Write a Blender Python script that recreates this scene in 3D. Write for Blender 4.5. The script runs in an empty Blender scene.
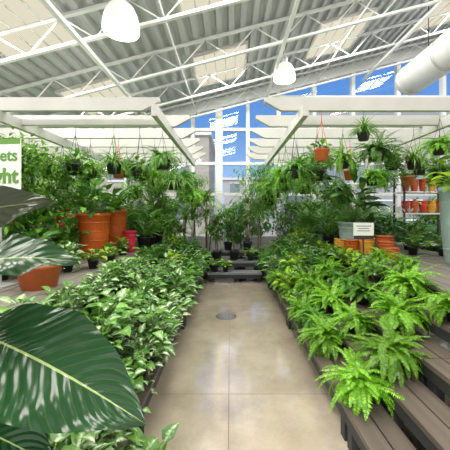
import bpy, math, random
from mathutils import Vector, Matrix
R = random.Random(7)
pi = math.pi
scene = bpy.context.scene

# ------------------------------------------------------------------ materials
def newmat(name):
    m = bpy.data.materials.new(name); m.use_nodes = True
    nt = m.node_tree; nt.nodes.clear()
    out = nt.nodes.new('ShaderNodeOutputMaterial')
    return m, nt, out

def N(nt, t, **kw):
    n = nt.nodes.new(t)
    for k, v in kw.items():
        if k.startswith('i_'):
            key = k[2:]
            key = int(key) if key.isdigit() else key.replace('_', ' ')
            n.inputs[key].default_value = v
        else: setattr(n, k, v)
    return n

def c4(c): return (c[0], c[1], c[2], 1)

def simple(name, col, rough=.5, metal=0, var=.12, scale=6, bump=0.0, emit=0, stretch=(1,1,1), spec=.5):
    m, nt, out = newmat(name)
    b = N(nt, 'ShaderNodeBsdfPrincipled')
    b.inputs['Roughness'].default_value = rough
    b.inputs['Metallic'].default_value = metal
    b.inputs['Specular IOR Level'].default_value = spec
    tc = N(nt, 'ShaderNodeTexCoord'); mp = N(nt, 'ShaderNodeMapping')
    mp.inputs['Scale'].default_value = stretch
    nz = N(nt, 'ShaderNodeTexNoise', i_Scale=scale, i_Detail=5.0)
    nt.links.new(tc.outputs['Object'], mp.inputs[0]); nt.links.new(mp.outputs[0], nz.inputs['Vector'])
    mx = N(nt, 'ShaderNodeMix', data_type='RGBA')
    mx.inputs[6].default_value = c4([x*(1-var) for x in col]); mx.inputs[7].default_value = c4([min(1, x*(1+var)) for x in col])
    nt.links.new(nz.outputs[0], mx.inputs[0]); nt.links.new(mx.outputs[2], b.inputs['Base Color'])
    if emit:
        b.inputs['Emission Color'].default_value = c4(col); b.inputs['Emission Strength'].default_value = emit
    if bump:
        bp = N(nt, 'ShaderNodeBump', i_Strength=bump, i_Distance=.02)
        nt.links.new(nz.outputs[0], bp.inputs['Height']); nt.links.new(bp.outputs[0], b.inputs['Normal'])
    nt.links.new(b.outputs[0], out.inputs[0])
    return m

def leafmat(name, dark, light, rib=None, ribw=.05, varieg=None, vlo=.1, vhi=.3, rough=.36, trans=.3, veins=0, vfreq=60, spec=.5):
    """u across leaf (0..1), v along leaf"""
    m, nt, out = newmat(name); L = nt.links.new
    uv = N(nt, 'ShaderNodeUVMap'); sp = N(nt, 'ShaderNodeSeparateXYZ'); L(uv.outputs[0], sp.inputs[0])
    s = N(nt, 'ShaderNodeMath', operation='SUBTRACT', i_1=.5); L(sp.outputs[0], s.inputs[0])
    a = N(nt, 'ShaderNodeMath', operation='ABSOLUTE'); L(s.outputs[0], a.inputs[0])
    geo = N(nt, 'ShaderNodeNewGeometry')
    mx = N(nt, 'ShaderNodeMix', data_type='RGBA')
    mx.inputs[6].default_value = c4(dark); mx.inputs[7].default_value = c4(light)
    L(geo.outputs['Random Per Island'], mx.inputs[0])
    col = mx.outputs[2]
    # per-plant tone variation
    oi = N(nt, 'ShaderNodeObjectInfo'); vr = N(nt, 'ShaderNodeMapRange'); vr.inputs[3].default_value = .78; vr.inputs[4].default_value = 1.32; L(oi.outputs['Random'], vr.inputs[0])
    hs = N(nt, 'ShaderNodeHueSaturation'); L(vr.outputs[0], hs.inputs['Value']); L(col, hs.inputs['Color'])
    hs.inputs['Hue'].default_value = .494; hs.inputs['Saturation'].default_value = 1.05
    if varieg is not None or not veins: col = hs.outputs[0]
    if varieg:
        tc = N(nt, 'ShaderNodeTexCoord'); nz = N(nt, 'ShaderNodeTexNoise', i_Scale=60.0, i_Detail=2.0); L(tc.outputs['Object'], nz.inputs['Vector'])
        nn = N(nt, 'ShaderNodeMath', operation='MULTIPLY_ADD', i_1=.7, i_2=-.35); L(nz.outputs[0], nn.inputs[0])
        ad = N(nt, 'ShaderNodeMath', operation='ADD'); L(a.outputs[0], ad.inputs[0]); L(nn.outputs[0], ad.inputs[1])
        mr = N(nt, 'ShaderNodeMapRange'); mr.inputs[1].default_value = vlo; mr.inputs[2].default_value = vhi; mr.inputs[3].default_value = 1; mr.inputs[4].default_value = 0
        L(ad.outputs[0], mr.inputs[0])
        m2 = N(nt, 'ShaderNodeMix', data_type='RGBA'); m2.inputs[7].default_value = c4(varieg)
        L(mr.outputs[0], m2.inputs[0]); L(col, m2.inputs[6]); col = m2.outputs[2]
    b = N(nt, 'ShaderNodeBsdfPrincipled'); b.inputs['Roughness'].default_value = rough
    b.inputs['Specular IOR Level'].default_value = spec
    if veins:
        tc = N(nt, 'ShaderNodeTexCoord'); nz = N(nt, 'ShaderNodeTexNoise', i_Scale=7.0, i_Detail=2.0); L(tc.outputs['Object'], nz.inputs['Vector'])
        jt = N(nt, 'ShaderNodeMath', operation='MULTIPLY', i_1=.045); L(nz.outputs[0], jt.inputs[0])
        k = N(nt, 'ShaderNodeMath', operation='MULTIPLY', i_1=.50); L(a.outputs[0], k.inputs[0])
        d = N(nt, 'ShaderNodeMath', operation='SUBTRACT'); L(sp.outputs[1], d.inputs[0]); L(k.outputs[0], d.inputs[1])
        d2 = N(nt, 'ShaderNodeMath', operation='ADD'); L(d.outputs[0], d2.inputs[0]); L(jt.outputs[0], d2.inputs[1])
        f = N(nt, 'ShaderNodeMath', operation='MULTIPLY', i_1=float(vfreq)); L(d2.outputs[0], f.inputs[0])
        sn = N(nt, 'ShaderNodeMath', operation='SINE'); L(f.outputs[0], sn.inputs[0])
        mr = N(nt, 'ShaderNodeMapRange'); mr.inputs[1].default_value = .93; mr.inputs[2].default_value = 1; mr.inputs[4].default_value = veins
        L(sn.outputs[0], mr.inputs[0])
        m2 = N(nt, 'ShaderNodeMix', data_type='RGBA'); m2.inputs[7].default_value = c4(rib or light)
        L(mr.outputs[0], m2.inputs[0]); L(col, m2.inputs[6]); col = m2.outputs[2]
        bp = N(nt, 'ShaderNodeBump', i_Strength=.22, i_Distance=.005); bp.invert = True
        L(sn.outputs[0], bp.inputs['Height']); L(bp.outputs[0], b.inputs['Normal'])
    if rib:
        lt = N(nt, 'ShaderNodeMath', operation='LESS_THAN', i_1=ribw); L(a.outputs[0], lt.inputs[0])
        m3 = N(nt, 'ShaderNodeMix', data_type='RGBA'); m3.inputs[7].default_value = c4(rib)
        L(lt.outputs[0], m3.inputs[0]); L(col, m3.inputs[6]); col = m3.outputs[2]
    L(col, b.inputs['Base Color'])
    t = N(nt, 'ShaderNodeBsdfTranslucent'); L(col, t.inputs[0])
    ms = N(nt, 'ShaderNodeMixShader', i_0=trans); L(b.outputs[0], ms.inputs[1]); L(t.outputs[0], ms.inputs[2])
    L(ms.outputs[0], out.inputs[0])
    return m

M_fern = leafmat('fern_leaf', (.075,.28,.018), (.28,.56,.06), trans=.35)
M_fern2 = leafmat('fern_leaf_deep', (.04,.19,.02), (.15,.38,.05), trans=.3)
M_syn = leafmat('syngonium_leaf', (.045,.165,.03), (.15,.33,.075), varieg=(.60,.74,.46), vlo=-.06, vhi=.22, trans=.22)
M_synw = leafmat('variegated_leaf', (.07,.21,.045), (.19,.38,.10), varieg=(.72,.79,.60), vlo=-.02, vhi=.30, trans=.22)
M_agl = leafmat('aglaonema_leaf', (.035,.13,.03), (.11,.25,.055), varieg=(.50,.60,.42), vlo=-.04, vhi=.20, trans=.2)
M_green = leafmat('green_leaf', (.04,.18,.02), (.16,.38,.045), rib=(.30,.48,.13), ribw=.03, trans=.28)
M_dark = leafmat('dark_leaf', (.02,.085,.018), (.07,.21,.035), trans=.18, rib=(.15,.32,.08), ribw=.03)
M_ficus = leafmat('ficus_leaf', (.055,.19,.025), (.21,.43,.07), trans=.35)
M_ficusd = leafmat('ficus_leaf_dark', (.025,.11,.02), (.11,.28,.05), trans=.28)
M_lime = leafmat('lime_leaf', (.24,.48,.03), (.44,.66,.08), trans=.4)
M_palm = leafmat('palm_leaf', (.055,.19,.03), (.20,.42,.07), trans=.3)
M_strap = leafmat('strap_leaf', (.08,.25,.03), (.24,.46,.09), varieg=(.58,.68,.38), vlo=.0, vhi=.18, trans=.3)
M_big = leafmat('philodendron_leaf', (.008,.044,.013), (.014,.060,.018), rib=(.34,.44,.16), ribw=.011, veins=.09, vfreq=95, rough=.2, trans=.05)
M_bigu = leafmat('philodendron_leaf_young', (.014,.058,.018), (.02,.075,.022), rib=(.30,.40,.14), ribw=.014, veins=.08, vfreq=70, rough=.28, trans=.08)
M_bronze = leafmat('bronze_leaf', (.024,.040,.014), (.036,.05,.018), rib=(.20,.20,.08), ribw=.014, veins=.08, vfreq=60, rough=.32, trans=.08)
M_red = leafmat('red_bract', (.55,.03,.05), (.75,.10,.12), trans=.3)
M_pink = leafmat('pink_leaf', (.50,.10,.13), (.65,.30,.30), trans=.3)
M_croton = leafmat('croton_leaf', (.30,.12,.02), (.20,.30,.03), rib=(.6,.4,.05), ribw=.06, trans=.2)
M_white = leafmat('white_bract', (.7,.72,.65), (.75,.75,.7), trans=.3)
M_stem = simple('stem', (.15,.28,.06), .6)
M_bark = simple('bark', (.24,.18,.12), .85, var=.4, scale=25, bump=.3)
M_soil = simple('soil', (.035,.022,.014), .95, var=.5, scale=60)
M_blk = simple('black_plastic', (.018,.019,.021), .45)
M_terra = simple('terracotta', (.58,.14,.035), .7, var=.15, scale=12, bump=.1)
M_orange = simple('orange_glaze', (.50,.10,.012), .35, var=.25)
M_yel = simple('yellow_glaze', (.78,.38,.04), .4)
M_gry = simple('grey_pot', (.20,.21,.22), .6)
M_wht = simple('white_glaze', (.74,.74,.73), .3)
M_teal = simple('sage_glaze', (.30,.40,.37), .45, var=.25, scale=9)
M_wire = simple('wire', (.06,.06,.06), .4, metal=.6)
M_red_cord = simple('red_cord', (.6,.05,.03), .6)
M_paint = simple('white_paint', (.70,.71,.71), .45, var=.05)
M_truss = simple('truss_paint', (.72,.73,.73), .45, var=.05)
M_beam = simple('beam_paint', (.52,.52,.50), .5, var=.15, scale=3)
M_wall = simple('wall_paint', (.50,.50,.49), .7, var=.05)
M_fascia = simple('charcoal_stain', (.024,.024,.026), .6, var=.3, scale=10, stretch=(1,.1,1))
M_deck = simple('weathered_board', (.105,.083,.066), .5, var=.6, scale=14, bump=.2, stretch=(1,.06,1))
M_deckg = simple('weathered_board_grey', (.19,.17,.15), .55, var=.4, scale=12, bump=.2, stretch=(1,.06,1))
M_metal = simple('galvanised', (.50,.51,.51), .4, metal=.4, var=.08)
M_dgrey = simple('cast_iron', (.16,.15,.14), .5, metal=.3)

def concrete():
    m, nt, out = newmat('polished_concrete'); L = nt.links.new
    b = N(nt, 'ShaderNodeBsdfPrincipled')
    tc = N(nt, 'ShaderNodeTexCoord')
    n1 = N(nt, 'ShaderNodeTexNoise', i_Scale=1.8, i_Detail=9.0, i_Roughness=.68); L(tc.outputs['Object'], n1.inputs['Vector'])
    n2 = N(nt, 'ShaderNodeTexNoise', i_Scale=60.0, i_Detail=4.0); L(tc.outputs['Object'], n2.inputs['Vector'])
    r = N(nt, 'ShaderNodeValToRGB'); r.color_ramp.elements[0].position = .28; r.color_ramp.elements[1].position = .72
    r.color_ramp.elements[0].color = (.34,.28,.21,1); r.color_ramp.elements[1].color = (.56,.485,.385,1)
    L(n1.outputs[0], r.inputs[0])
    mx = N(nt, 'ShaderNodeMix', data_type='RGBA', blend_type='MULTIPLY'); mx.inputs[0].default_value = .22
    L(r.outputs[0], mx.inputs[6]); L(n2.outputs[0], mx.inputs[7]); L(mx.outputs[2], b.inputs['Base Color'])
    rr = N(nt, 'ShaderNodeMapRange'); rr.inputs[1].default_value=.3; rr.inputs[2].default_value=.7; rr.inputs[3].default_value = .06; rr.inputs[4].default_value = .18
    L(n1.outputs[0], rr.inputs[0]); L(rr.outputs[0], b.inputs['Roughness'])
    b.inputs['Specular IOR Level'].default_value = 1.0
    b.inputs['Coat Weight'].default_value = .8; b.inputs['Coat Roughness'].default_value = .06
    L(b.outputs[0], out.inputs[0]); return m
M_conc = concrete()
M_joint = simple('joint_filler', (.20,.155,.11), .8)

def glass():
    m, nt, out = newmat('window_glass')
    g = N(nt, 'ShaderNodeBsdfGlossy', i_Roughness=.02); t = N(nt, 'ShaderNodeBsdfTransparent')
    ms = N(nt, 'ShaderNodeMixShader', i_0=.06)
    nt.links.new(t.outputs[0], ms.inputs[1]); nt.links.new(g.outputs[0], ms.inputs[2]); nt.links.new(ms.outputs[0], out.inputs[0]); return m
M_glass = glass()
def emis(name, col, st):
    m, nt, out = newmat(name); e = N(nt, 'ShaderNodeEmission', i_Strength=st); e.inputs[0].default_value = c4(col)
    nt.links.new(e.outputs[0], out.inputs[0]); return m
M_sky = emis('translucent_skylight', (1,.93,.72), .78)
M_lamp = simple('frosted_acrylic', (.86,.84,.79), .3, emit=.32, var=.02)

# ------------------------------------------------------------------ mesh builder
class MB:
    def __init__(s, mats): s.v=[]; s.f=[]; s.m=[]; s.uv=[]; s.mats=mats; s.sm=[]
    def mi(s, mat):
        if mat not in s.mats: s.mats.append(mat)
        return s.mats.index(mat)
    def face(s, idx, mat, uvs=None, smooth=True):
        s.f.append(idx); s.m.append(s.mi(mat)); s.uv.append(uvs or [(0,0)]*len(idx)); s.sm.append(smooth)
    def mesh(s, name):
        me = bpy.data.meshes.new(name); me.from_pydata([tuple(p) for p in s.v], [], s.f)
        for m in s.mats: me.materials.append(m)
        me.polygons.foreach_set('material_index', s.m); me.polygons.foreach_set('use_smooth', s.sm)
        ul = me.uv_layers.new(name='UVMap'); flat = []
        for u in s.uv:
            for a in u: flat += [a[0], a[1]]
        ul.data.foreach_set('uv', flat); me.update(); return me
    def obj(s, name, loc=(0,0,0), rot=0, scale=1, parent=None):
        return place(s.mesh(name), name, loc, rot, scale, parent)
    def box(s, x0,x1,y0,y1,z0,z1,mat):
        b=len(s.v); s.v += [(x0,y0,z0),(x1,y0,z0),(x1,y1,z0),(x0,y1,z0),(x0,y0,z1),(x1,y0,z1),(x1,y1,z1),(x0,y1,z1)]
        for q in [(0,3,2,1),(4,5,6,7),(0,1,5,4),(1,2,6,5),(2,3,7,6),(3,0,4,7)]: s.face([b+i for i in q], mat, smooth=False)
    def lathe(s, prof, mat, n=24, c=(0,0,0), flute=0, sm=True):
        b=len(s.v)
        for (r,z) in prof:
            for i in range(n):
                a=2*pi*i/n; rr=r*(1+(flute if i%2 else -flute))
                s.v.append((c[0]+rr*math.cos(a), c[1]+rr*math.sin(a), c[2]+z))
        for j in range(len(prof)-1):
            for i in range(n):
                k=(i+1)%n; s.face([b+j*n+i,b+j*n+k,b+(j+1)*n+k,b+(j+1)*n+i], mat, smooth=sm)
    def disc(s, r, z, mat, n=16, c=(0,0,0)):
        b=len(s.v)
        for i in range(n): s.v.append((c[0]+r*math.cos(2*pi*i/n), c[1]+r*math.sin(2*pi*i/n), c[2]+z))
        s.face(list(range(b,b+n)), mat)
    def tube(s, pts, r0, r1, mat, n=6):
        b=len(s.v); m=len(pts); pts=[Vector(p) for p in pts]
        for j,p in enumerate(pts):
            d=(pts[min(j+1,m-1)]-pts[max(j-1,0)])
            if d.length<1e-6: d=Vector((0,0,1))
            d.normalize(); u=d.cross(Vector((0,0,1)) if abs(d.z)<.9 else Vector((1,0,0))).normalized(); w=d.cross(u)
            r=r0+(r1-r0)*j/max(1,m-1)
            for i in range(n):
                a=2*pi*i/n; s.v.append(p+u*(r*math.cos(a))+w*(r*math.sin(a)))
        for j in range(m-1):
            for i in range(n):
                k=(i+1)%n; s.face([b+j*n+i,b+j*n+k,b+(j+1)*n+k,b+(j+1)*n+i], mat)
        s.face([b+i for i in range(n)][::-1], mat); s.face([b+(m-1)*n+i for i in range(n)], mat)
    def leaf(s, p, az, el, L, W, droop, mat, n=4, shape='oval', fold=.25, roll=0):
        p=Vector(p); side=Vector((-math.sin(az),math.cos(az),0)); b=len(s.v)
        for i in range(n+1):
            t=i/n; e=el-droop*t
            d=Vector((math.cos(az)*math.cos(e),math.sin(az)*math.cos(e),math.sin(e)))
            up=side.cross(d)*-1
            if up.z<0 and e<pi/2 and e>-pi/2: up=-up
            sd=(side*math.cos(roll)+up*math.sin(roll))
            w=W/2*prof(shape,t)
            s.v += [p+sd*w+up*(fold*w), Vector(p), p-sd*w+up*(fold*w)]
            p=p+d*(L/n)
        for i in range(n):
            t0=i/n; t1=(i+1)/n; q=b+3*i
            s.face([q,q+1,q+4,q+3], mat, [(0,t0),(.5,t0),(.5,t1),(0,t1)])
            s.face([q+1,q+2,q+5,q+4], mat, [(.5,t0),(1,t0),(1,t1),(.5,t1)])
    def frond(s, p, az, el, L, droop, n, pl, pw, mat, stem, fwd=.3, pdroop=.15, bare=.08, wob=0):
        p=Vector(p); pts=[Vector(p)]; az0=az; ph=R.random()*6; sw=R.uniform(-wob,wob)
        for i in range(n+1):
            t=i/n; e=el-droop*t; az=az0+sw*t*t
            side=Vector((-math.sin(az),math.cos(az),0))
            d=Vector((math.cos(az)*math.cos(e),math.sin(az)*math.cos(e),math.sin(e)))
            if t>bare:
                tt=(t-bare)/(1-bare)
                ln=pl*max(.12, math.sin(pi*(.18+.80*tt))**.7)
                for sg in (1,-1):
                    dr=(side*sg*math.cos(fwd)+d*math.sin(fwd)+Vector((0,0,-pdroop*(.3+1.4*R.random())))).normalized()
                    b=len(s.v); w=d*(pw/2); l2=ln*R.uniform(.82,1.1)
                    s.v += [Vector(p), p+dr*(.35*l2)+w, p+dr*l2, p+dr*(.35*l2)-w]
                    s.face([b,b+1,b+2,b+3], mat, [(.5,0),(1,.4),(.5,1),(0,.4)])
            p=p+d*(L/n); pts.append(Vector(p))
        side=Vector((-math.sin(az0),math.cos(az0),0))
        b=len(s.v); w0=max(.0015,pw*.12)
        for q in pts[::2]: s.v += [q+side*w0, q-side*w0]
        for i in range(len(pts[::2])-1): s.face([b+2*i,b+2*i+1,b+2*i+3,b+2*i+2], stem)
    def bigleaf(s, base, tip, nrm, W, arch, mat, n=28, m=12, shape='phil', cup=.15, wave=.012):
        base=Vector(base); tip=Vector(tip); ax=tip-base; L=ax.length; ax.normalize(); nrm=Vector(nrm)
        nrm=(nrm-ax*nrm.dot(ax)).normalized(); sd=ax.cross(nrm); b=len(s.v)
        for i in range(n+1):
            t=i/n; w=W/2*prof(shape,t)
            c=base+ax*(L*t)+nrm*(arch*math.sin(pi*t))
            for j in range(m+1):
                u=j/m*2-1
                s.v.append(c+sd*(w*u)+nrm*(cup*w*(abs(u)**1.3)+wave*abs(u)*math.sin(t*22+u*2)) - ax*(0.10*W*abs(u)*(1-t)))
        for i in range(n):
            for j in range(m):
                q=b+i*(m+1)+j
                s.face([q,q+1,q+m+2,q+m+1], mat, [(j/m,i/n),((j+1)/m,i/n),((j+1)/m,(i+1)/n),(j/m,(i+1)/n)])

def prof(sh,t):
    if sh=='oval': return math.sin(pi*min(1,t*.97+.02))**.8
    if sh=='heart': return ((t+.05)/.29)**.5 if t<.24 else max(0,1-((t-.24)/.76)**1.4)
    if sh=='lance': return max(0,math.sin(pi*min(1,(t*.98+.01))**.7))**.9
    if sh=='phil': return max(0,math.sin(pi*min(1,(t+.012))**.80))**.78
    if sh=='strap': return min(1,t*5+.4)*(1-t**3)
    return 1
def place(me, name, loc, rot=0, scale=1, parent=None):
    o=bpy.data.objects.new(name, me); scene.collection.objects.link(o); o.location=loc; o.rotation_euler=(0,0,rot)
    o.scale=(scale,)*3
    if parent: o.parent=parent
    return o

# ------------------------------------------------------------------ plant parts
def pot(mb, r, h, mat, z=0, n=20, flute=0):
    mb.lathe([(.001,z),(r*.72,z),(r*.93,z+h*.84),(r,z+h*.85),(r*1.02,z+h),(r*.93,z+h),(r*.9,z+h*.88)], mat, n=n, flute=flute)
    mb.disc(r*.92, z+h*.88, M_soil, n=n)
    return z+h*.88
def leafy(mb, z, n, pl, L, W, shape, mats, stem=M_stem, droop=.9, ell=(.25,1.4), nseg=4, rad=.03, fold=.25, c=(0,0)):
    for i in range(n):
        az=R.random()*2*pi; el=R.uniform(*ell); l=R.uniform(*pl); k=R.uniform(.6,1.2)
        p0=Vector((c[0]+R.uniform(-rad,rad),c[1]+R.uniform(-rad,rad),z))
        d=Vector((math.cos(az)*math.cos(el),math.sin(az)*math.cos(el),math.sin(el)))
        p1=p0+d*l; mid=(p0+p1)/2+Vector((0,0,.06*l))
        mb.tube([p0,mid,p1],.0028,.002,stem,n=3)
        mb.leaf(p1,az+R.uniform(-.7,.7),el*.45-.05+R.uniform(-.4,.45),L*k,W*k,droop*R.uniform(.5,1.2),R.choice(mats),n=nseg,shape=shape,fold=fold,roll=R.uniform(-.5,.5))
def straps(mb, z, n, L, W, mats, droop=1.6, ell=(.5,1.5), nseg=6, shape='strap', c=(0,0), rad=.02, fold=.3):
    for i in range(n):
        k=R.uniform(.6,1.1)
        mb.leaf((c[0]+R.uniform(-rad,rad),c[1]+R.uniform(-rad,rad),z),R.random()*2*pi,R.uniform(*ell),L*k,W,droop*R.uniform(.5,1.2),R.choice(mats),n=nseg,shape=shape,fold=fold)
def fern_part(mb, z, n=34, L=.32, pl=.042, pw=.014, mat=M_fern, seg=20, droop=1.4, ell=(.3,1.45)):
    for i in range(n):
        mb.frond((R.uniform(-.035,.035),R.uniform(-.035,.035),z),R.random()*2*pi,R.uniform(*ell),L*R.uniform(.45,1.15),droop*R.uniform(.5,1.4),seg,pl*R.uniform(.75,1.1),pw,mat,M_stem,fwd=.15,pdroop=.25,wob=.9)
def hanger(mb, drop, r, h, mat, wm=M_wire):
    z=-drop-h
    zt=pot(mb,r,h,mat,z=z)
    for i in range(3):
        a=i*2*pi/3+.4; mb.tube([(r*math.cos(a),r*math.sin(a),-drop),(0,0,-.12)],.004,.004,wm,n=4)
    mb.tube([(0,0,-.13),(0,0,0)],.004,.004,wm,n=4)
    return zt
def vines(mb, z, n, L, mat, lw=.05, r=.09, ll=.06):
    for i in range(n):
        az=R.random()*2*pi; ln=L*R.uniform(.3,1); p=Vector((math.cos(az)*r*.6,math.sin(az)*r*.6,z+.02)); pts=[p.copy()]
        p=p+Vector((math.cos(az),math.sin(az),.4))*r*.7; pts.append(p.copy()); k=int(ln/.045)
        for j in range(k):
            p=p+Vector((R.uniform(-.012,.012)+math.cos(az)*.006,R.uniform(-.012,.012)+math.sin(az)*.006,-.045)); pts.append(p.copy())
            mb.leaf(p,R.random()*2*pi,R.uniform(-.6,.5),ll*R.uniform(.7,1.2),lw*R.uniform(.7,1.2),.5,mat,n=3,shape='heart')
        mb.tube(pts,.002,.0015,M_stem,n=3)
def tree_part(mb, z, H, cr, ch, nl, mat, L=.07, W=.028, trunkr=.018, nb=26, droopy=True, shape='oval', trunks=1):
    for k in range(trunks):
        ox=R.uniform(-.04,.04)*(trunks>1); oy=R.uniform(-.04,.04)*(trunks>1)
        pts=[Vector((ox+R.uniform(-.02,.02),oy+R.uniform(-.02,.02),z+(H-ch*.3-z)*i/6)) for i in range(7)]
        mb.tube(pts,trunkr,trunkr*.5,M_bark,n=6)
    for b in range(nb):
        t=R.uniform(0,1); z0=H-ch+ (ch*.75)*t; az=R.random()*2*pi; rr=cr*R.uniform(.5,1.05)*math.sqrt(max(.1,1-(t*1.15-.4)**2))
        s0=Vector((0,0,z0-.05)); e0=Vector((math.cos(az)*rr,math.sin(az)*rr,z0+ch*R.uniform(.0,.30)))
        m0=(s0+e0)/2+Vector((0,0,.08*ch)); 
        mb.tube([s0,m0,e0],.005,.002,M_bark,n=3)
        per=nl//nb
        for i in range(per):
            q=R.uniform(.2,1.05); c=s0*(1-q)**2+m0*(2*q*(1-q))+e0*q**2 if q<=1 else e0
            off=Vector((R.gauss(0,1),R.gauss(0,1),R.gauss(0,1)-.3))*cr*.13
            mb.leaf(c+off,R.random()*2*pi,R.uniform(-1.1,.5) if droopy else R.uniform(-.3,.9),L*R.uniform(.7,1.2),W*R.uniform(.8,1.2),.5,mat,n=2,shape=shape)

# ------------------------------------------------------------------ plant library
LIB={}
def lib(key, fn, k=2):
    LIB[key]=[]
    for i in range(k):
        mb=MB([]); nm=fn(mb); LIB[key].append((mb.mesh(nm+'_mesh'), nm))
def put(key, x,y,z, s=1, rot=None, i=None):
    me,nm=LIB[key][R.randrange(len(LIB[key])) if i is None else i]
    return place(me,nm,(x,y,z),R.random()*6.28 if rot is None else rot,s)
def tag(mb,z,r):
    a=R.random()*6.28; x,y=math.cos(a)*r*.7,math.sin(a)*r*.7
    mb.box(x-.012,x+.012,y-.001,y+.001,z-.02,z+.10,M_wht)

def f_fern(mb): z=pot(mb,.085,.14,M_blk); fern_part(mb,z,n=84,L=.34,pl=.044,pw=.013,seg=30,droop=2.0,ell=(.25,1.5)); tag(mb,z,.08); return 'potted_boston_fern'
def f_fern2(mb): z=pot(mb,.085,.14,M_blk); fern_part(mb,z,n=66,L=.34,mat=M_fern2,pl=.048,pw=.016,seg=24,droop=1.9); return 'potted_fern'
def f_syn(mb):
    z=pot(mb,.075,.13,M_blk); leafy(mb,z,84,(.06,.28),.10,.072,'heart',[M_syn,M_syn,M_synw,M_green]); tag(mb,z+.05,.1)
    vines(mb,z,6,.24,M_syn,lw=.055,ll=.07,r=.10); return 'potted_syngonium'
def f_synw(mb):
    z=pot(mb,.075,.13,M_blk); leafy(mb,z,90,(.06,.26),.085,.06,'heart',[M_synw,M_synw,M_syn]); tag(mb,z+.05,.1)
    vines(mb,z,8,.26,M_synw,lw=.05,ll=.065,r=.10); return 'potted_variegated_pothos'
def f_agl(mb): z=pot(mb,.075,.13,M_blk); leafy(mb,z,60,(.06,.2),.14,.055,'oval',[M_agl,M_agl,M_green]); return 'potted_aglaonema'
def f_pothos(mb): z=pot(mb,.075,.13,M_blk); leafy(mb,z,72,(.06,.24),.085,.06,'heart',[M_green,M_syn,M_ficus]); return 'potted_pothos'
def f_dark(mb): z=pot(mb,.075,.13,M_blk); leafy(mb,z,48,(.06,.26),.15,.06,'lance',[M_dark,M_dark,M_green],ell=(.5,1.45)); return 'potted_foliage_plant'
def f_croton(mb): z=pot(mb,.075,.13,M_blk); leafy(mb,z,50,(.06,.26),.12,.045,'oval',[M_croton,M_green,M_lime],ell=(.5,1.45)); return 'potted_croton'
def f_lily(mb):
    z=pot(mb,.10,.18,M_blk); leafy(mb,z,60,(.15,.45),.24,.075,'lance',[M_dark,M_green],ell=(.6,1.45),nseg=5)
    for i in range(4):
        a=R.random()*6.28; p=Vector((math.cos(a)*.1,math.sin(a)*.1,z+.6)); mb.tube([(0,0,z),p],.003,.002,M_stem,n=4); mb.leaf(p,a,1.0,.10,.06,.6,M_white,n=4)
    return 'potted_peace_lily'
def f_anth(mb):
    z=pot(mb,.09,.15,M_wht); leafy(mb,z,44,(.12,.3),.16,.09,'heart',[M_dark,M_green],ell=(.5,1.4))
    for i in range(7):
        a=R.random()*6.28; p=Vector((math.cos(a)*.12,math.sin(a)*.12,z+R.uniform(.3,.42))); mb.tube([(0,0,z),p],.003,.002,M_stem,n=4); mb.leaf(p,a,.5,.08,.07,.5,M_red,n=4,shape='heart'); mb.tube([p,p+Vector((0,0,.05))],.004,.003,M_yel,n=5)
    return 'potted_anthurium'
def f_palm(mb):
    z=pot(mb,.15,.26,M_blk)
    for i in range(34): mb.frond((R.uniform(-.05,.05),R.uniform(-.05,.05),z),R.random()*6.28,R.uniform(.75,1.5),R.uniform(.6,1.15),R.uniform(.7,1.4),24,.20,.024,M_palm,M_stem,fwd=.6,pdroop=.35,bare=.25)
    return 'potted_areca_palm'
def f_ficus(mb): z=pot(mb,.15,.26,M_blk); tree_part(mb,z,1.55,.38,1.15,1800,M_ficus,L=.085,W=.036,nb=40); return 'potted_weeping_fig'
def f_ficusd(mb): z=pot(mb,.13,.24,M_blk); tree_part(mb,z,1.40,.27,.95,850,M_ficusd,L=.08,W=.036,trunks=2,nb=30); return 'potted_ficus_tree'
def f_tall(mb): z=pot(mb,.18,.30,M_gry); tree_part(mb,z,2.7,.60,1.5,2100,M_ficus,L=.13,W=.030,trunkr=.022,nb=40,trunks=2); return 'tall_indoor_tree'
def f_drac(mb):
    z=pot(mb,.14,.25,M_blk)
    for (ox,oy,h) in ((.0,.02,1.25),(.05,-.03,.9),(-.05,-.02,.6)):
        mb.tube([(ox*.5,oy*.5,z),(ox,oy,z+h*.5),(ox*1.6,oy*1.6,z+h)],.018,.014,M_bark,n=7)
        straps(mb,z+h-.04,50,.42,.032,[M_green,M_strap],droop=1.7,ell=(.1,1.5),c=(ox*1.6,oy*1.6))
    return 'potted_dracaena'
def f_corn(mb):
    z=pot(mb,.12,.22,M_blk); straps(mb,z,60,.5,.05,[M_strap,M_green],droop=1.2,ell=(.6,1.5),shape='lance',nseg=6); return 'potted_corn_plant'
def f_small(mb): z=pot(mb,.055,.09,M_blk); leafy(mb,z,36,(.03,.10),.075,.05,'oval',[M_green,M_syn,M_lime]); return 'small_potted_plant'
def f_pink(mb): z=pot(mb,.06,.10,M_terra); leafy(mb,z,30,(.04,.12),.08,.05,'oval',[M_pink,M_green,M_green]); return 'potted_pink_fittonia'
def f_lime(mb): z=pot(mb,.09,.15,M_blk); leafy(mb,z,60,(.08,.25),.12,.07,'heart',[M_lime,M_lime,M_ficus]); return 'potted_golden_pothos'
for k,fn,c in (('fern',f_fern,4),('fern2',f_fern2,2),('syn',f_syn,4),('synw',f_synw,2),('agl',f_agl,3),('pothos',f_pothos,2),('dark',f_dark,2),('croton',f_croton,1),('lily',f_lily,2),('anth',f_anth,1),('palm',f_palm,2),
     ('ficus',f_ficus,2),('ficusd',f_ficusd,2),('tall',f_tall,2),('drac',f_drac,2),('corn',f_corn,2),('small',f_small,3),('pink',f_pink,1),('lime',f_lime,1)): lib(k,fn,c)

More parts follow.
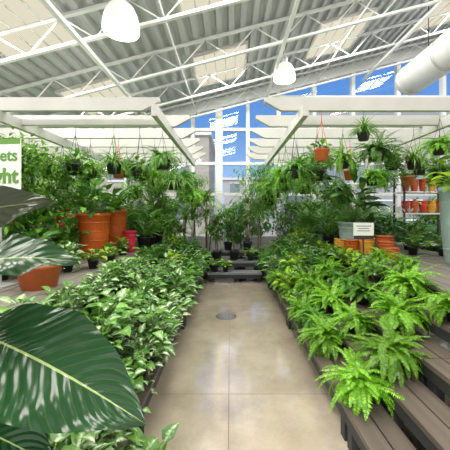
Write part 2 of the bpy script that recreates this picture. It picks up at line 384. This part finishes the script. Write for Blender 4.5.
DRI=[0]
def DR():
    DRI[0]+=1; return (.40,.58,.76)[DRI[0]%3]
def h_fern(mb): z=hanger(mb,DR(),.13,.16,M_blk); fern_part(mb,z,n=85,L=.50,pl=.055,pw=.018,mat=M_fern2,seg=26,droop=2.1,ell=(.2,1.45)); return 'hanging_fern_basket'
def h_fernl(mb): z=hanger(mb,DR()+.02,.13,.16,M_blk); fern_part(mb,z,n=85,L=.52,pl=.05,pw=.016,mat=M_fern,seg=26,droop=2.2,ell=(.2,1.45)); return 'hanging_boston_fern'
def h_spid(mb): z=hanger(mb,DR(),.12,.15,M_blk); straps(mb,z,130,.50,.017,[M_strap,M_ficus,M_green],droop=2.4,ell=(.3,1.5),nseg=7); return 'hanging_spider_plant'
def h_poth(mb): z=hanger(mb,DR(),.13,.17,M_blk); leafy(mb,z,90,(.05,.26),.10,.072,'heart',[M_green,M_ficus,M_syn]); vines(mb,z,22,.6,M_green,lw=.06,ll=.075); return 'hanging_pothos'
def h_oran(mb): z=hanger(mb,.50,.10,.15,M_terra,M_red_cord); leafy(mb,z,26,(.03,.12),.09,.05,'oval',[M_ficus,M_green]); return 'hanging_terracotta_planter'
for k,fn,c in (('hf',h_fern,3),('hfl',h_fernl,3),('hs',h_spid,3),('hp',h_poth,3),('ho',h_oran,1)): lib(k,fn,c)

# ------------------------------------------------------------------ room shell
WY=9.0; XL=-8.0; XR=8.0; Y0=-3.0
def rz(x): return 5.18+.26*x
mb=MB([]); mb.box(XL-.2,XR+.2,Y0,WY+.15,-.15,0,M_conc); floor=mb.obj('floor')
mb=MB([])
for x in (-3.2,-1.6,-.01,1.6,3.2,4.8,-4.8): mb.box(x-.0035,x+.0035,Y0,WY,0,.0012,M_joint)
for y in (.45,2.55,4.7,6.85): mb.box(XL,XR,y-.002,y+.002,0,.0010,M_joint)
mb.obj('trim_1')
mb=MB([]); M_roof=simple('white_roof_deck',(.44,.45,.46),.5,var=.08)
pr=[]; x=XL-.3
while x<XR+.3:
    for dx,dz in ((0,0),(.09,0),(.12,.075),(.20,.075)): pr.append((x+dx,rz(x+dx)+dz))
    x+=.23
for (x,z) in pr: mb.v += [(x,Y0,z),(x,WY+.3,z)]
for i in range(len(pr)-1): mb.face([2*i,2*i+1,2*i+3,2*i+2],M_roof,smooth=False)
b=len(mb.v); mb.v += [(XL-.3,Y0,rz(XL-.3)+.2),(XR+.3,Y0,rz(XR+.3)+.2),(XR+.3,WY+.3,rz(XR+.3)+.2),(XL-.3,WY+.3,rz(XL-.3)+.2)]
mb.face([b,b+1,b+2,b+3],M_roof,smooth=False)
mb.obj('ceiling')
def slab(mb,x0,x1,y0,y1,dz0,dz1,mat):
    b=len(mb.v)
    for dz in (dz0,dz1): mb.v += [(x0,y0,rz(x0)+dz),(x1,y0,rz(x1)+dz),(x1,y1,rz(x1)+dz),(x0,y1,rz(x0)+dz)]
    for q in [(0,3,2,1),(4,5,6,7),(0,1,5,4),(1,2,6,5),(2,3,7,6),(3,0,4,7)]: mb.face([b+i for i in q],mat,smooth=False)
for x0 in (-6.5,-3.7,-.8,2.0,4.9):
    for y0,y1 in ((.3,2.2),(3.4,4.9),(6.25,7.7)):
        mb=MB([]); slab(mb,x0,x0+1.15,y0,y1,-.03,-.005,M_sky)
        for (a,b_,c,d) in ((x0-.05,x0,y0-.05,y1+.05),(x0+1.15,x0+1.2,y0-.05,y1+.05),(x0,x0+1.15,y0-.05,y0),(x0,x0+1.15,y1,y1+.05)): slab(mb,a,b_,c,d,-.06,-.005,M_beam)
        for t in (.2,.4,.6,.8): slab(mb,x0+1.15*t-.01,x0+1.15*t+.01,y0,y1,-.045,-.005,M_beam)
        mb.obj('skylight')
        la=bpy.data.lights.new('skylight_light','AREA'); la.shape='RECTANGLE'; la.size=1.1; la.size_y=y1-y0; la.energy=98; la.color=(1,.965,.89)
        lo=bpy.data.objects.new('skylight_light',la); scene.collection.objects.link(lo); xm=x0+.57; lo.location=(xm,(y0+y1)/2,rz(xm)-.09); lo.rotation_euler=(0,-math.atan(.26),0)
for yj in (1.4,2.9,4.3,5.75,7.2,8.6):
    mb=MB([]); xs=[XL+i*.5 for i in range(33)]
    def chord(dz,w=.03,h=.045):
        slab(mb,XL,XR,yj-w,yj+w,dz,dz+h,M_truss)
    chord(-.055); chord(-.50)
    for i in range(len(xs)-1):
        a=xs[i]; c=xs[i+1]; z0=-.05 if i%2 else -.48; z1=-.48 if i%2 else -.05
        mb.tube([(a,yj,rz(a)+z0),(c,yj,rz(c)+z1)],.012,.012,M_truss,n=5)
    mb.obj('ceiling_bar_joist')
for x in (-5.2,-2.15,1.05,4.1):
    mb=MB([]); 
    mb.box(x-.035,x+.035,Y0,WY,rz(x)-.60,rz(x)-.585,M_truss); mb.box(x-.008,x+.008,Y0,WY,rz(x)-.59,rz(x)-.51,M_truss)
    mb.obj('ceiling_purlin')
for x in (-1.0,2.6):
    mb=MB([]); mb.tube([(x,Y0,rz(x)-.36),(x,WY,rz(x)-.36)],.016,.016,M_truss,n=8); mb.obj('ceiling_conduit')

mb=MB([])
cols=[-8,-6.4,-4.8,-3.2,-2.1,-1.15,-.34,.55,1.5,2.6,3.8,5.2,6.6,8]
for x in cols:
    w=.11 if abs(x+.34)<.01 else .055
    mb.box(x-w,x+w,WY-.08,WY+.08,0,rz(x)-.05,M_paint)
for z in (2.15,3.1,4.15,5.15):
    x0=max(XL,(z-5.18)/.26); mb.box(x0,XR,WY-.06,WY+.06,z-.045,z+.045,M_paint)
mb.box(XL,XR,WY-.09,WY+.09,0,.85,M_wall)
b=len(mb.v)
for (y,dz) in ((WY-.1,-.28),(WY+.1,-.28),(WY+.1,.05),(WY-.1,.05)): mb.v += [(XL,y,rz(XL)+dz),(XR,y,rz(XR)+dz)]
for q in [(0,1,3,2),(2,3,5,4),(4,5,7,6),(6,7,1,0)]: mb.face([b+i for i in q],M_paint,smooth=False)
mb.obj('wall_north')
k=1
for i in range(len(cols)-1):
    a,c=cols[i]+.055,cols[i+1]-.055
    mb=MB([]); mb.v=[(a,WY,.86),(c,WY,.86),(c,WY,rz(c)-.2),(a,WY,rz(a)-.2)]; mb.face([0,1,2,3],M_glass,smooth=False); mb.obj('window_%d'%k); k+=1
for nm,x in (('wall_west',XL),('wall_east',XR)):
    mb=MB([]); s=-1 if x<0 else 1; xo=x+.12*s; a,c=min(x,xo),max(x,xo)
    mb.box(a,c,Y0,WY,0,.9,M_wall)
    for z in (1.9,rz(x)-.4): mb.box(a,c,Y0,WY,z,z+.12,M_paint)
    y=Y0
    while y<=WY: mb.box(a,c,y-.05,y+.05,0,rz(x)-.05,M_paint); y+=1.5
    if x>0: mb.box(a,c,Y0,WY,4.2,rz(x)-.35,M_wall)
    mb.obj(nm)
    mb=MB([]); mb.v=[(x,Y0,.9),(x,WY,.9),(x,WY,rz(x)-.35),(x,Y0,rz(x)-.35)]; mb.face([0,1,2,3],M_glass,smooth=False); mb.obj('window_%d'%k); k+=1

# outdoors
M_pave=simple('pavement',(.40,.39,.37),.9); M_sid=simple('grey_siding',(.25,.28,.32),.7,stretch=(1,1,20)); M_tan=simple('tan_stucco',(.38,.36,.34),.8); M_lt=simple('pale_stucco',(.45,.46,.47),.8)
M_dglass=simple('dark_glazing',(.16,.21,.26),.1,spec=.9)
mb=MB([]); mb.box(-60,60,WY+.3,90,-.3,-.1,M_pave); mb.obj('ground')
def building(x0,x1,y0,y1,h,mat):
    mb=MB([]); mb.box(x0,x1,y0,y1,-.12,h,mat); mb.box(x0-.2,x1+.2,y0-.2,y1+.2,h,h+.35,M_paint)
    x=x0+.8
    while x<x1-1.6:
        z=1.0
        while z<h-1.8:
            mb.box(x,x+1.3,y0-.05,y0,z,z+1.5,M_dglass); mb.box(x-.1,x+1.4,y0-.1,y0,z-.12,z,M_paint); mb.box(x-.1,x+1.4,y0-.1,y0,z+1.5,z+1.62,M_paint); z+=3.0
        x+=2.4
    mb.obj('neighbouring_building')
building(6.5,26,24,34,10.2,M_sid); building(-22,-1.6,22,30,7.4,M_tan); building(-.8,8,40,48,6.0,M_lt)
for x in (-5,-2.8,1.0,3.6,5.6):
    mb=MB([]); tree_part(mb,0,2.4,1.0,1.9,900,M_ficus,L=.28,W=.14,trunkr=.06,nb=30); mb.obj('outdoor_shrub',(x,12.5,-.1))

# ------------------------------------------------------------------ pergolas
def pergola(sgn):
    mb=MB([])
    for i,y in enumerate((3.8,4.5,5.2,5.9,6.6,7.3)):
        xo=6.6*sgn
        if sgn>0: tip=.40+.05*(i==0)
        else: tip=-.62 if i else -.92
        b=len(mb.v); z0,z1=2.92,3.09
        p=[(tip,z1),(tip,z1-.05),(tip+.22*sgn,z0),(xo,z0),(xo,z1)]
        for yy in (y-.035,y+.035):
            for (x,z) in p: mb.v.append((x,yy,z))
        n=5; mb.face([b+i for i in range(n)],M_beam,smooth=False); mb.face([b+n+i for i in range(n)][::-1],M_beam,smooth=False)
        for i in range(n):
            k2=(i+1)%n; mb.face([b+i,b+k2,b+n+k2,b+n+i],M_beam,smooth=False)
    for x in (.93,3.0,6.3): mb.box(x*sgn-.035,x*sgn+.035,3.55,7.5,2.78,2.92,M_beam)
    for x in (3.45,6.3):
        for y in (4.15,7.3-.0): mb.box(x*sgn-.05,x*sgn+.05,y-.05,y+.05,0,2.92,M_beam)
    for y in (4.15,7.3): mb.box(min(.9*sgn,6.4*sgn),max(.9*sgn,6.4*sgn),y-.03,y+.03,2.84,2.92,M_beam)
    mb.obj('pergola_frame')
pergola(-1); pergola(1)

# ------------------------------------------------------------------ stepped benches
def bench(edges, zs, table_out, y0, y1):
    sg=1 if edges[0]>0 else -1; mb=MB([])
    def bx(a,c,*r): mb.box(min(a,c),max(a,c),*r)
    for i,(e,z) in enumerate(zip(edges,zs)):
        last=i==len(edges)-1; nx=edges[i+1] if not last else table_out
        mt=M_deckg if last else M_deck
        n=2 if not last else int(abs(nx-e)/.16); w=(nx-e)/n
        yy=y0
        while yy<y1-.01:
            ye=min(y1,yy+2.05)
            for j in range(n): bx(e+w*j+.006*sg,e+w*(j+1)-.006*sg,yy+.004,ye-.004,z-.035,z,mt)
            bx(e+.012*sg,e+.04*sg,yy,ye,z-.115,z-.036,M_fascia)
            for ly in (yy+.06,ye-.06):
                bx(e+.02*sg,e+.09*sg,ly-.035,ly+.035,0,z-.036,M_fascia)
                bx(e+.03*sg,nx,ly-.02,ly+.02,z-.12,z-.037,M_fascia)
                if last: bx(nx-.1*sg,nx-.03*sg,ly-.035,ly+.035,0,z-.036,M_fascia)
            yy=ye
    mb.obj('stepped_plant_bench')
RE=[.78,1.05,1.32,1.60,1.88]; RZ=[.27,.43,.59,.75,.92]
LE=[-.60,-.87,-1.14,-1.42]; LZ=[.27,.48,.70,.92]
bench(RE,RZ,3.5,-.05,7.7); bench(LE,LZ,-3.3,-.05,7.7)
mb=MB([])
for (y0,y1,z) in ((6.55,6.9,.22),(6.9,7.3,.42),(7.3,7.75,.62)):
    mb.box(-.5,.72,y0,y1,z-.04,z,M_gry); mb.box(-.48,.70,y0+.01,y0+.04,z-.13,z-.04,M_blk)
    for x in (-.46,.10,.64): mb.box(x,x+.05,y0+.05,y1-.02,0,z-.04,M_fascia)
mb.obj('tiered_plant_stand')

mb=MB([]); mb.lathe([(.16,0.0),(.16,.006),(.135,.008),(.135,.004),(.001,.004)],M_dgrey,n=32)
for i in range(-5,6):
    h=math.sqrt(.13**2-(i*.023)**2); mb.box(i*.023-.006,i*.023+.006,-h,h,.004,.009,M_gry)
mb.obj('floor_drain',(-.06,4.45,.0))

# ------------------------------------------------------------------ lamps, duct
def lamp(x,y,z):
    mb=MB([]); top=rz(x)-z
    mb.lathe([(.245,0),(.25,.02),(.245,.10),(.22,.22),(.165,.33),(.10,.38),(.06,.40)],M_lamp,n=64,flute=.012)
    mb.lathe([(.24,.01),(.235,.10),(.21,.21),(.155,.32),(.05,.38)],M_lamp,n=36)
    mb.lathe([(.06,.39),(.07,.42),(.07,.52),(.03,.56),(.01,.57)],M_metal,n=20)
    mb.tube([(0,0,.55),(0,0,top)],.008,.008,M_wht,n=6)
    mb.lathe([(.001,.14),(.05,.15),(.06,.20),(.03,.28),(.02,.38)],M_wht,n=16)
    mb.obj('pendant_lamp',(x,y,z))
    l=bpy.data.lights.new('bulb','POINT'); l.energy=22; l.shadow_soft_size=.1; l.color=(1,.95,.85)
    o=bpy.data.objects.new('bulb',l); scene.collection.objects.link(o); o.location=(x,y,z-.05)
lamp(-1.52,4.05,4.12); lamp(1.27,6.75,4.67); lamp(6.0,3.0,5.2)
mb=MB([]); mb.tube([(4.45,7.2,4.85),(4.45,2,4.85),(4.45,-2.9,4.85)],.36,.36,M_wht,n=32)
for y in (7.1,5.9,4.6,3.3,2.0): mb.tube([(4.45,y-.03,4.85),(4.45,y+.03,4.85)],.375,.375,M_metal,n=32)
for y in (6.5,3.9,1.3): mb.tube([(4.45,y,5.2),(4.45,y,rz(4.45))],.01,.01,M_wire,n=5)
mb.obj('ventilation_duct')

# ------------------------------------------------------------------ left steps
y=.75
while y<7.6:
    for i in range(3):
        xc=(LE[i]+LE[i+1])/2
        near=y<3.8
        key=R.choice(['syn','syn','synw','pothos','syn','agl'] if near else ['syn','agl','synw','pothos','agl','dark','lime' if R.random()<.4 else 'dark'])
        o=put(key,xc+R.uniform(-.02,.02),y+R.uniform(-.03,.03)+(.12 if i%2 else 0),LZ[i],(R.uniform(.85,1.2) if i<2 else R.uniform(.75,.98))*(1.08 if not near and i<2 else 1))
    y+=.26
mb=MB([]); z=pot(mb,.10,.15,M_terra,n=28); leafy(mb,z,30,(.05,.16),.12,.09,'heart',[M_syn,M_green]); mb.obj('terracotta_pot_plant',(-.47,1.62,0.0))
# ------------------------------------------------------------------ right steps: ferns
P=[(.92,2.06,0,.92),(1.19,2.14,1,1.0),(.92,2.80,0,.95),(1.46,2.50,2,1.0),(1.75,2.85,3,1.05),(1.19,2.75,1,.9),(1.75,2.25,3,.85)]
for (x,y,i,s) in P: put('fern',x,y,RZ[i],s)
y=3.2
while y<7.6:
    for i in range(4):
        xc=(RE[i]+RE[i+1])/2
        if i==3 and 3.9<y<5.3: put('small',xc,y+.1,RZ[i],1.5); continue
        put(R.choice(['fern','fern','fern2','pothos'] if y<4.6 else ['fern','fern2','pothos','lime','dark','syn','croton','synw']),xc,y+(.18 if i%2 else 0),RZ[i],R.uniform(.75,1.05) if y<4.8 else R.uniform(.95,1.3))
    y+=.35

# ------------------------------------------------------------------ left table items
mb=MB([]); z=pot(mb,.19,.22,M_terra,n=40)
straps(mb,z,22,.34,.06,[M_green,M_syn],shape='lance'); mb.obj('terracotta_bowl_planter',(-1.72,2.62,.92))
def tallpot(name,x,y,z0,r,h,mat,plant=None,n=48):
    mb=MB([]); mb.lathe([(.001,0),(r*.75,0),(r*.8,.02),(r*.95,h*.55),(r,h*.93),(r*1.06,h*.94),(r*1.06,h),(r*.93,h),(r*.9,h*.9)],mat,n=n,flute=.02)
    for q in (.2,.4,.6,.8): mb.lathe([(r*(.80+.2*q)+.0,h*q-.012),(r*(.82+.2*q)+.012,h*q),(r*(.80+.2*q),h*q+.012)],mat,n=n)
    mb.disc(r*.9,h*.9,M_soil,n=24)
    if plant: plant(mb,h*.9)
    return mb.obj(name,(x,y,z0))
tallpot('orange_floor_planter',-2.04,4.35,.92,.22,.66,M_orange,lambda m,z: leafy(m,z,90,(.15,.55),.2,.12,'heart',[M_green,M_dark],ell=(.3,1.5)))
tallpot('orange_floor_planter',-1.98,4.95,.92,.20,.72,M_orange,lambda m,z: straps(m,z,60,.65,.05,[M_green],shape='lance'))
tallpot('rose_planter',-1.72,4.95,.92,.11,.36,M_red)
put('pink',-1.75,4.2,.92,1.1); put('small',-1.6,3.9,.92,1.1); put('pink',-2.3,3.5,.92,1.2)
for x,y,k,s in ((-2.65,3.3,'anth',1.2),(-2.15,3.2,'dark',1.3),(-2.9,3.9,'lily',1.2),(-2.55,4.5,'anth',1.3),(-2.5,3.75,'lily',1.1),(-3.0,5.1,'corn',1.4),(-1.6,5.4,'corn',1.0),(-1.7,4.6,'small',1.4),(-1.6,5.8,'lily',1.1),(-2.1,5.8,'palm',.9),(-1.6,6.4,'corn',1.2),(-2.9,6.0,'palm',1.0),(-1.75,7.0,'ficus',.95),(-2.4,6.9,'palm',1.1),(-1.65,6.7,'drac',.8),(-1.65,3.5,'small',1.2),(-2.5,2.4,'anth',.9),(-2.5,5.3,'drac',.9),(-2.0,5.4,'lily',1.1),(-2.3,4.0,'anth',1.1),(-1.85,3.3,'synw',.9),(-2.3,2.9,'lime',1.0)):
    put(k,x,y,.92,s)
put('ficus',-2.62,3.55,.92,1.15); put('ficus',-2.75,4.3,.92,1.2); put('ficusd',-3.1,3.0,.92,1.2)
for x,y,k,s in ((-3.9,4.9,'palm',1.7),(-4.3,4.3,'tall',1.05),(-4.0,6.0,'palm',1.7),(-3.8,7.0,'tall',.95),(-5.2,6.2,'palm',1.7),(-3.0,7.3,'palm',1.4),(-2.3,8.0,'ficus',1.3),(-4.4,7.8,'ficus',1.5),(-1.3,8.1,'drac',1.3),(-5.6,7.6,'ficus',1.6),(-5.3,4.8,'ficus',1.6),(-6.4,6.6,'ficus',1.7),(-3.3,8.0,'ficus',1.4),(-1.8,8.05,'ficus',1.35)):
    put(k,x,y,0,s)
HZ=2.78
for x,y,z,k,s in ((-.93,4.0,HZ,'hf',.8),(-.93,4.75,HZ,'hs',.9),(-.93,5.5,HZ,'hf',1),(-.93,6.2,HZ,'hp',1),(-.93,7.0,HZ,'hfl',1),
    (-1.80,4.5,2.92,'hs',1.0),(-1.35,5.2,2.92,'hfl',.9),(-2.4,4.5,2.92,'hp',1),(-2.1,5.9,2.92,'hf',1.1),(-1.5,6.6,2.92,'hs',1.1),(-2.9,5.9,2.92,'hp',1.1),(-3.6,5.2,2.92,'hfl',1),(-1.5,5.9,2.92,'hp',1.1),(-2.2,6.6,2.92,'hfl',1.1),(-3.0,5.2,2.92,'hs',1.0),(-1.4,4.5,2.92,'hp',.9),(-2.0,5.2,2.92,'ho',1.1),(-2.5,5.2,2.92,'hfl',.9),(-3.1,6.6,2.92,'hs',1.1)):
    put(k,x,y,z,s)
# ------------------------------------------------------------------ right table items
tallpot('ribbed_sage_planter',3.02,3.72,.92,.27,1.0,M_teal,lambda m,z: leafy(m,z,80,(.15,.5),.2,.11,'heart',[M_lime,M_lime,M_ficus],ell=(.4,1.45)))
tallpot('patterned_basket_planter',2.22,5.25,.92,.24,.50,M_teal,lambda m,z: leafy(m,z,70,(.3,.9),.36,.13,'oval',[M_dark,M_green],ell=(.8,1.5)))
tallpot('orange_glazed_pot',2.0,4.78,.92,.11,.22,M_orange); tallpot('yellow_glazed_pot',2.22,4.72,.92,.12,.26,M_yel); tallpot('terracotta_pot',2.45,4.55,.92,.12,.22,M_terra); tallpot('yellow_glazed_pot',1.98,5.2,.92,.10,.2,M_yel); tallpot('orange_glazed_pot',2.35,4.2,.92,.09,.16,M_orange); tallpot('terracotta_pot',2.62,4.9,.92,.13,.28,M_terra)
for x,y,k,s in ((2.0,3.85,'fern',.7),(2.6,5.6,'lily',1.0),(3.2,5.2,'lily',.9),(3.2,6.0,'lily',.9),(3.1,6.9,'lily',1.2),(2.4,7.1,'corn',1.3),(2.9,4.6,'pothos',1.0),(3.3,4.5,'croton',.9),(2.0,7.0,'palm',.8),(2.0,3.3,'fern',.7),(2.9,5.4,'lily',1.0),(2.8,6.0,'dark',1.3),(3.3,7.0,'palm',.9),(2.05,6.0,'corn',.9),(2.5,6.4,'palm',.8)):
    put(k,x,y,.92,s)
for x,y,k,s in ((5.3,5.4,'lily',1.9),(5.0,6.1,'lily',2.0),(4.0,7.0,'lily',2.1),(5.4,6.5,'lily',2.2),(4.6,6.9,'lily',2.2),(5.0,7.3,'palm',1.2),(5.9,7.4,'lily',2.2),(3.9,7.4,'palm',1.2),(3.0,8.0,'ficus',1.4),(4.5,7.6,'palm',1.1),(2.4,8.0,'ficus',1.4),(1.7,8.0,'ficus',1.4),(6.2,7.5,'palm',1.2),(5.4,8.0,'ficus',1.4)):
    put(k,x,y,0,s)
for x,y,z,k,s in ((.93,4.2,HZ,'hf',.75),(.93,4.85,HZ,'hfl',.9),(.93,5.5,HZ,'hf',1.05),(.93,6.2,HZ,'hfl',1.15),(.93,7.0,HZ,'hp',1.1),
    (1.20,3.8,2.92,'ho',1),(1.35,4.5,2.92,'hp',.9),(1.6,5.2,2.92,'hf',1),(2.28,4.5,2.92,'hf',.95),(2.85,4.5,2.92,'hs',.9),(2.2,5.9,2.92,'hf',1.2),(3.25,4.5,2.92,'hp',.9),(1.5,5.9,2.92,'hp',1.1),(1.7,6.6,2.92,'hfl',1.2),(3.1,5.9,2.92,'hs',1.1),(3.9,5.2,2.92,'hf',1.1),(2.75,3.8,2.92,'hfl',.75),
    (1.75,4.5,2.92,'hfl',.85),(2.15,5.2,2.92,'ho',1.15),(2.9,5.2,2.92,'hp',1.0),(3.6,5.9,2.92,'ho',1.2),(1.2,5.2,2.92,'hs',.9),(2.5,6.6,2.92,'hp',1.2),(2.55,5.2,2.92,'hfl',.9),(3.4,5.2,2.92,'hs',.9),(1.75,3.8,2.92,'hs',.7)):
    put(k,x,y,z,s)
mb=MB([])
for z in (.9,1.55,2.0,2.4): mb.box(3.6,4.6,6.0,6.4,z,z+.03,M_paint)
for x in (3.6,4.57):
    for y in (6.0,6.37): mb.box(x,x+.03,y,y+.03,0,2.43,M_wire)
for z in (1.58,2.03):
    for i in range(5):
        for h in (0,.07): mb.lathe([(.001,0),(.055,0),(.075,.15),(.085,.19),(.065,.19),(.06,.14)],[M_red_cord,M_terra,M_red_cord,M_yel,M_orange][i],n=16,c=(3.72+i*.185,6.15,z+h))
        if i%2: leafy(mb,z+.2,14,(.03,.12),.09,.05,'oval',[M_lime,M_green],c=(3.72+i*.185,6.15))
mb.obj('pot_display_rack')

# ------------------------------------------------------------------ centre back plants
for x,y,z,k,s in ((-.35,6.72,.22,'small',1.6),(-.1,6.72,.22,'small',1.4),(-.32,7.1,.42,'ficusd',.95),(.10,7.12,.42,'ficusd',.95),(.5,7.1,.42,'small',1.6),(.45,7.5,.62,'drac',.85),(-.05,7.5,.62,'ficus',.8)):
    put(k,x,y,z,s)
put('tall',.82,8.0,0,1.15); put('drac',-.62,7.95,0,1.35); put('tall',-1.0,8.15,0,1.02); put('ficusd',.3,8.15,0,1.3)

# ------------------------------------------------------------------ signs
def textobj(body,size,mat,loc,parent,align='RIGHT',bold=0):
    cu=bpy.data.curves.new('lettering','FONT'); cu.body=body; cu.size=size; cu.align_x=align; cu.extrude=.001; cu.offset=bold; cu.materials.append(mat)
    o=bpy.data.objects.new('lettering',cu); scene.collection.objects.link(o); o.parent=parent; o.location=loc; o.rotation_euler=(pi/2,0,0); return o
M_sgreen=simple('sign_green',(.10,.27,.03),.5,var=.02); M_swhite=simple('sign_white',(.80,.82,.76),.5,var=.02)
mb=MB([]); mb.box(-.46,0,-.006,.006,0,.46,M_swhite); mb.box(-.46,0,-.0075,-.006,.41,.46,M_sgreen)
mb.box(-.24,-.21,.006,.02,-.885,.44,M_metal); mb.box(-.34,-.11,-.07,.09,-.885,-.87,M_metal)
sg=mb.obj('plant_care_sign',(-1.89,2.62,1.805)); sg.rotation_euler=(0,0,-.12)
textobj('ets',.15,M_sgreen,(-.025,-.009,.26),sg,bold=.003); textobj('light',.19,M_sgreen,(-.02,-.009,.06),sg,bold=.006)
mb=MB([]); mb.box(-.15,.15,-.006,.006,.28,.52,M_swhite); mb.box(-.15,.15,-.0075,-.006,.28,.33,M_blk); mb.box(-.01,.01,0,.012,0,.30,M_wire); mb.box(-.08,.08,-.04,.05,0,.008,M_wire)
for i,w in enumerate((.22,.16,.19)): mb.box(-w/2,w/2,-.0075,-.006,.465-i*.035,.477-i*.035,M_gry)
mb.obj('price_sign',(1.98,4.3,.92))

# ------------------------------------------------------------------ foreground philodendron
mb=MB([]); z=pot(mb,.14,.26,M_blk,z=0)
B=Vector((0,0,z)); O=Vector((-1.08,1.0,.70))
def bl(base,tip,nrm,W,arch,mat,cup=.15):
    base=Vector(base)-O; tip=Vector(tip)-O
    mb.tube([B,(B*.55+base*.45)+Vector((0,0,.05)),base],.010,.007,M_stem,n=8)
    mb.bigleaf(base,tip,nrm,W,arch,mat,cup=cup)
bl((-.92,1.06,1.16),(-.27,.93,.92),(.12,-.58,.80),.37,.05,M_big,.12)
bl((-.90,.86,1.02),(-.50,.84,.86),(.1,-.5,.85),.20,.03,M_big)
bl((-1.05,1.12,1.38),(-.55,1.05,1.42),(-.05,-.60,.80),.22,.04,M_bigu)
bl((-1.10,1.02,1.55),(-.61,1.0,1.64),(.05,-.98,.30),.19,.03,M_bronze)
bl((-1.0,.95,1.28),(-.70,.80,1.24),(.1,-.5,.85),.15,.02,M_big)
bl((-1.2,1.1,1.3),(-1.5,1.2,1.4),(.1,-.3,.9),.25,.03,M_big)
bl((-1.1,1.2,1.3),(-1.1,1.6,1.35),(0,-.3,.9),.25,.03,M_big)
bl((-1.15,.85,1.2),(-1.25,.45,1.2),(0,.3,.9),.25,.03,M_big)
mb.obj('potted_philodendron',tuple(O))

# ------------------------------------------------------------------ world
w=bpy.data.worlds.new('World'); scene.world=w; w.use_nodes=True; nt=w.node_tree; nt.nodes.clear(); L=nt.links.new
out=N(nt,'ShaderNodeOutputWorld'); bg=N(nt,'ShaderNodeBackground',i_Strength=1.1)
tc=N(nt,'ShaderNodeTexCoord'); sp=N(nt,'ShaderNodeSeparateXYZ'); L(tc.outputs['Generated'],sp.inputs[0])
r=N(nt,'ShaderNodeValToRGB'); e=r.color_ramp.elements; e[0].position=0; e[0].color=(.50,.66,.88,1); e[1].position=.6; e[1].color=(.08,.25,.72,1)
x=e.new(.13); x.color=(.26,.47,.85,1); x=e.new(.27); x.color=(.12,.31,.72,1)
L(sp.outputs[2],r.inputs[0])
nz=N(nt,'ShaderNodeTexNoise',i_Scale=3.0,i_Detail=6.0); L(tc.outputs['Generated'],nz.inputs['Vector'])
yy=N(nt,'ShaderNodeMath',operation='MULTIPLY_ADD',i_1=-.44,i_2=.11); L(sp.outputs[1],yy.inputs[0])
ad=N(nt,'ShaderNodeMath',operation='ADD'); L(nz.outputs[0],ad.inputs[0]); L(yy.outputs[0],ad.inputs[1])
mr=N(nt,'ShaderNodeMapRange'); mr.inputs[1].default_value=.45; mr.inputs[2].default_value=.62; L(ad.outputs[0],mr.inputs[0])
mx=N(nt,'ShaderNodeMix',data_type='RGBA'); mx.inputs[7].default_value=(1.2,1.17,1.1,1); L(mr.outputs[0],mx.inputs[0]); L(r.outputs[0],mx.inputs[6])
L(mx.outputs[2],bg.inputs[0]); L(bg.outputs[0],out.inputs[0])
sl=bpy.data.lights.new('sun','SUN'); sl.energy=2.0; sl.angle=.05; so=bpy.data.objects.new('sun',sl); scene.collection.objects.link(so); so.rotation_euler=(math.radians(50),0,math.radians(-20))

scene.view_settings.view_transform='Standard'
# ------------------------------------------------------------------ camera
cd=bpy.data.cameras.new('camera'); cam=bpy.data.objects.new('camera',cd); scene.collection.objects.link(cam)
cam.location=(0,0,1.6); cam.rotation_euler=(pi/2,0,0); cd.sensor_width=36; cd.lens=36*290/450; cd.shift_x=-5/450; cd.shift_y=-13/450; cd.clip_start=.05
scene.camera=cam
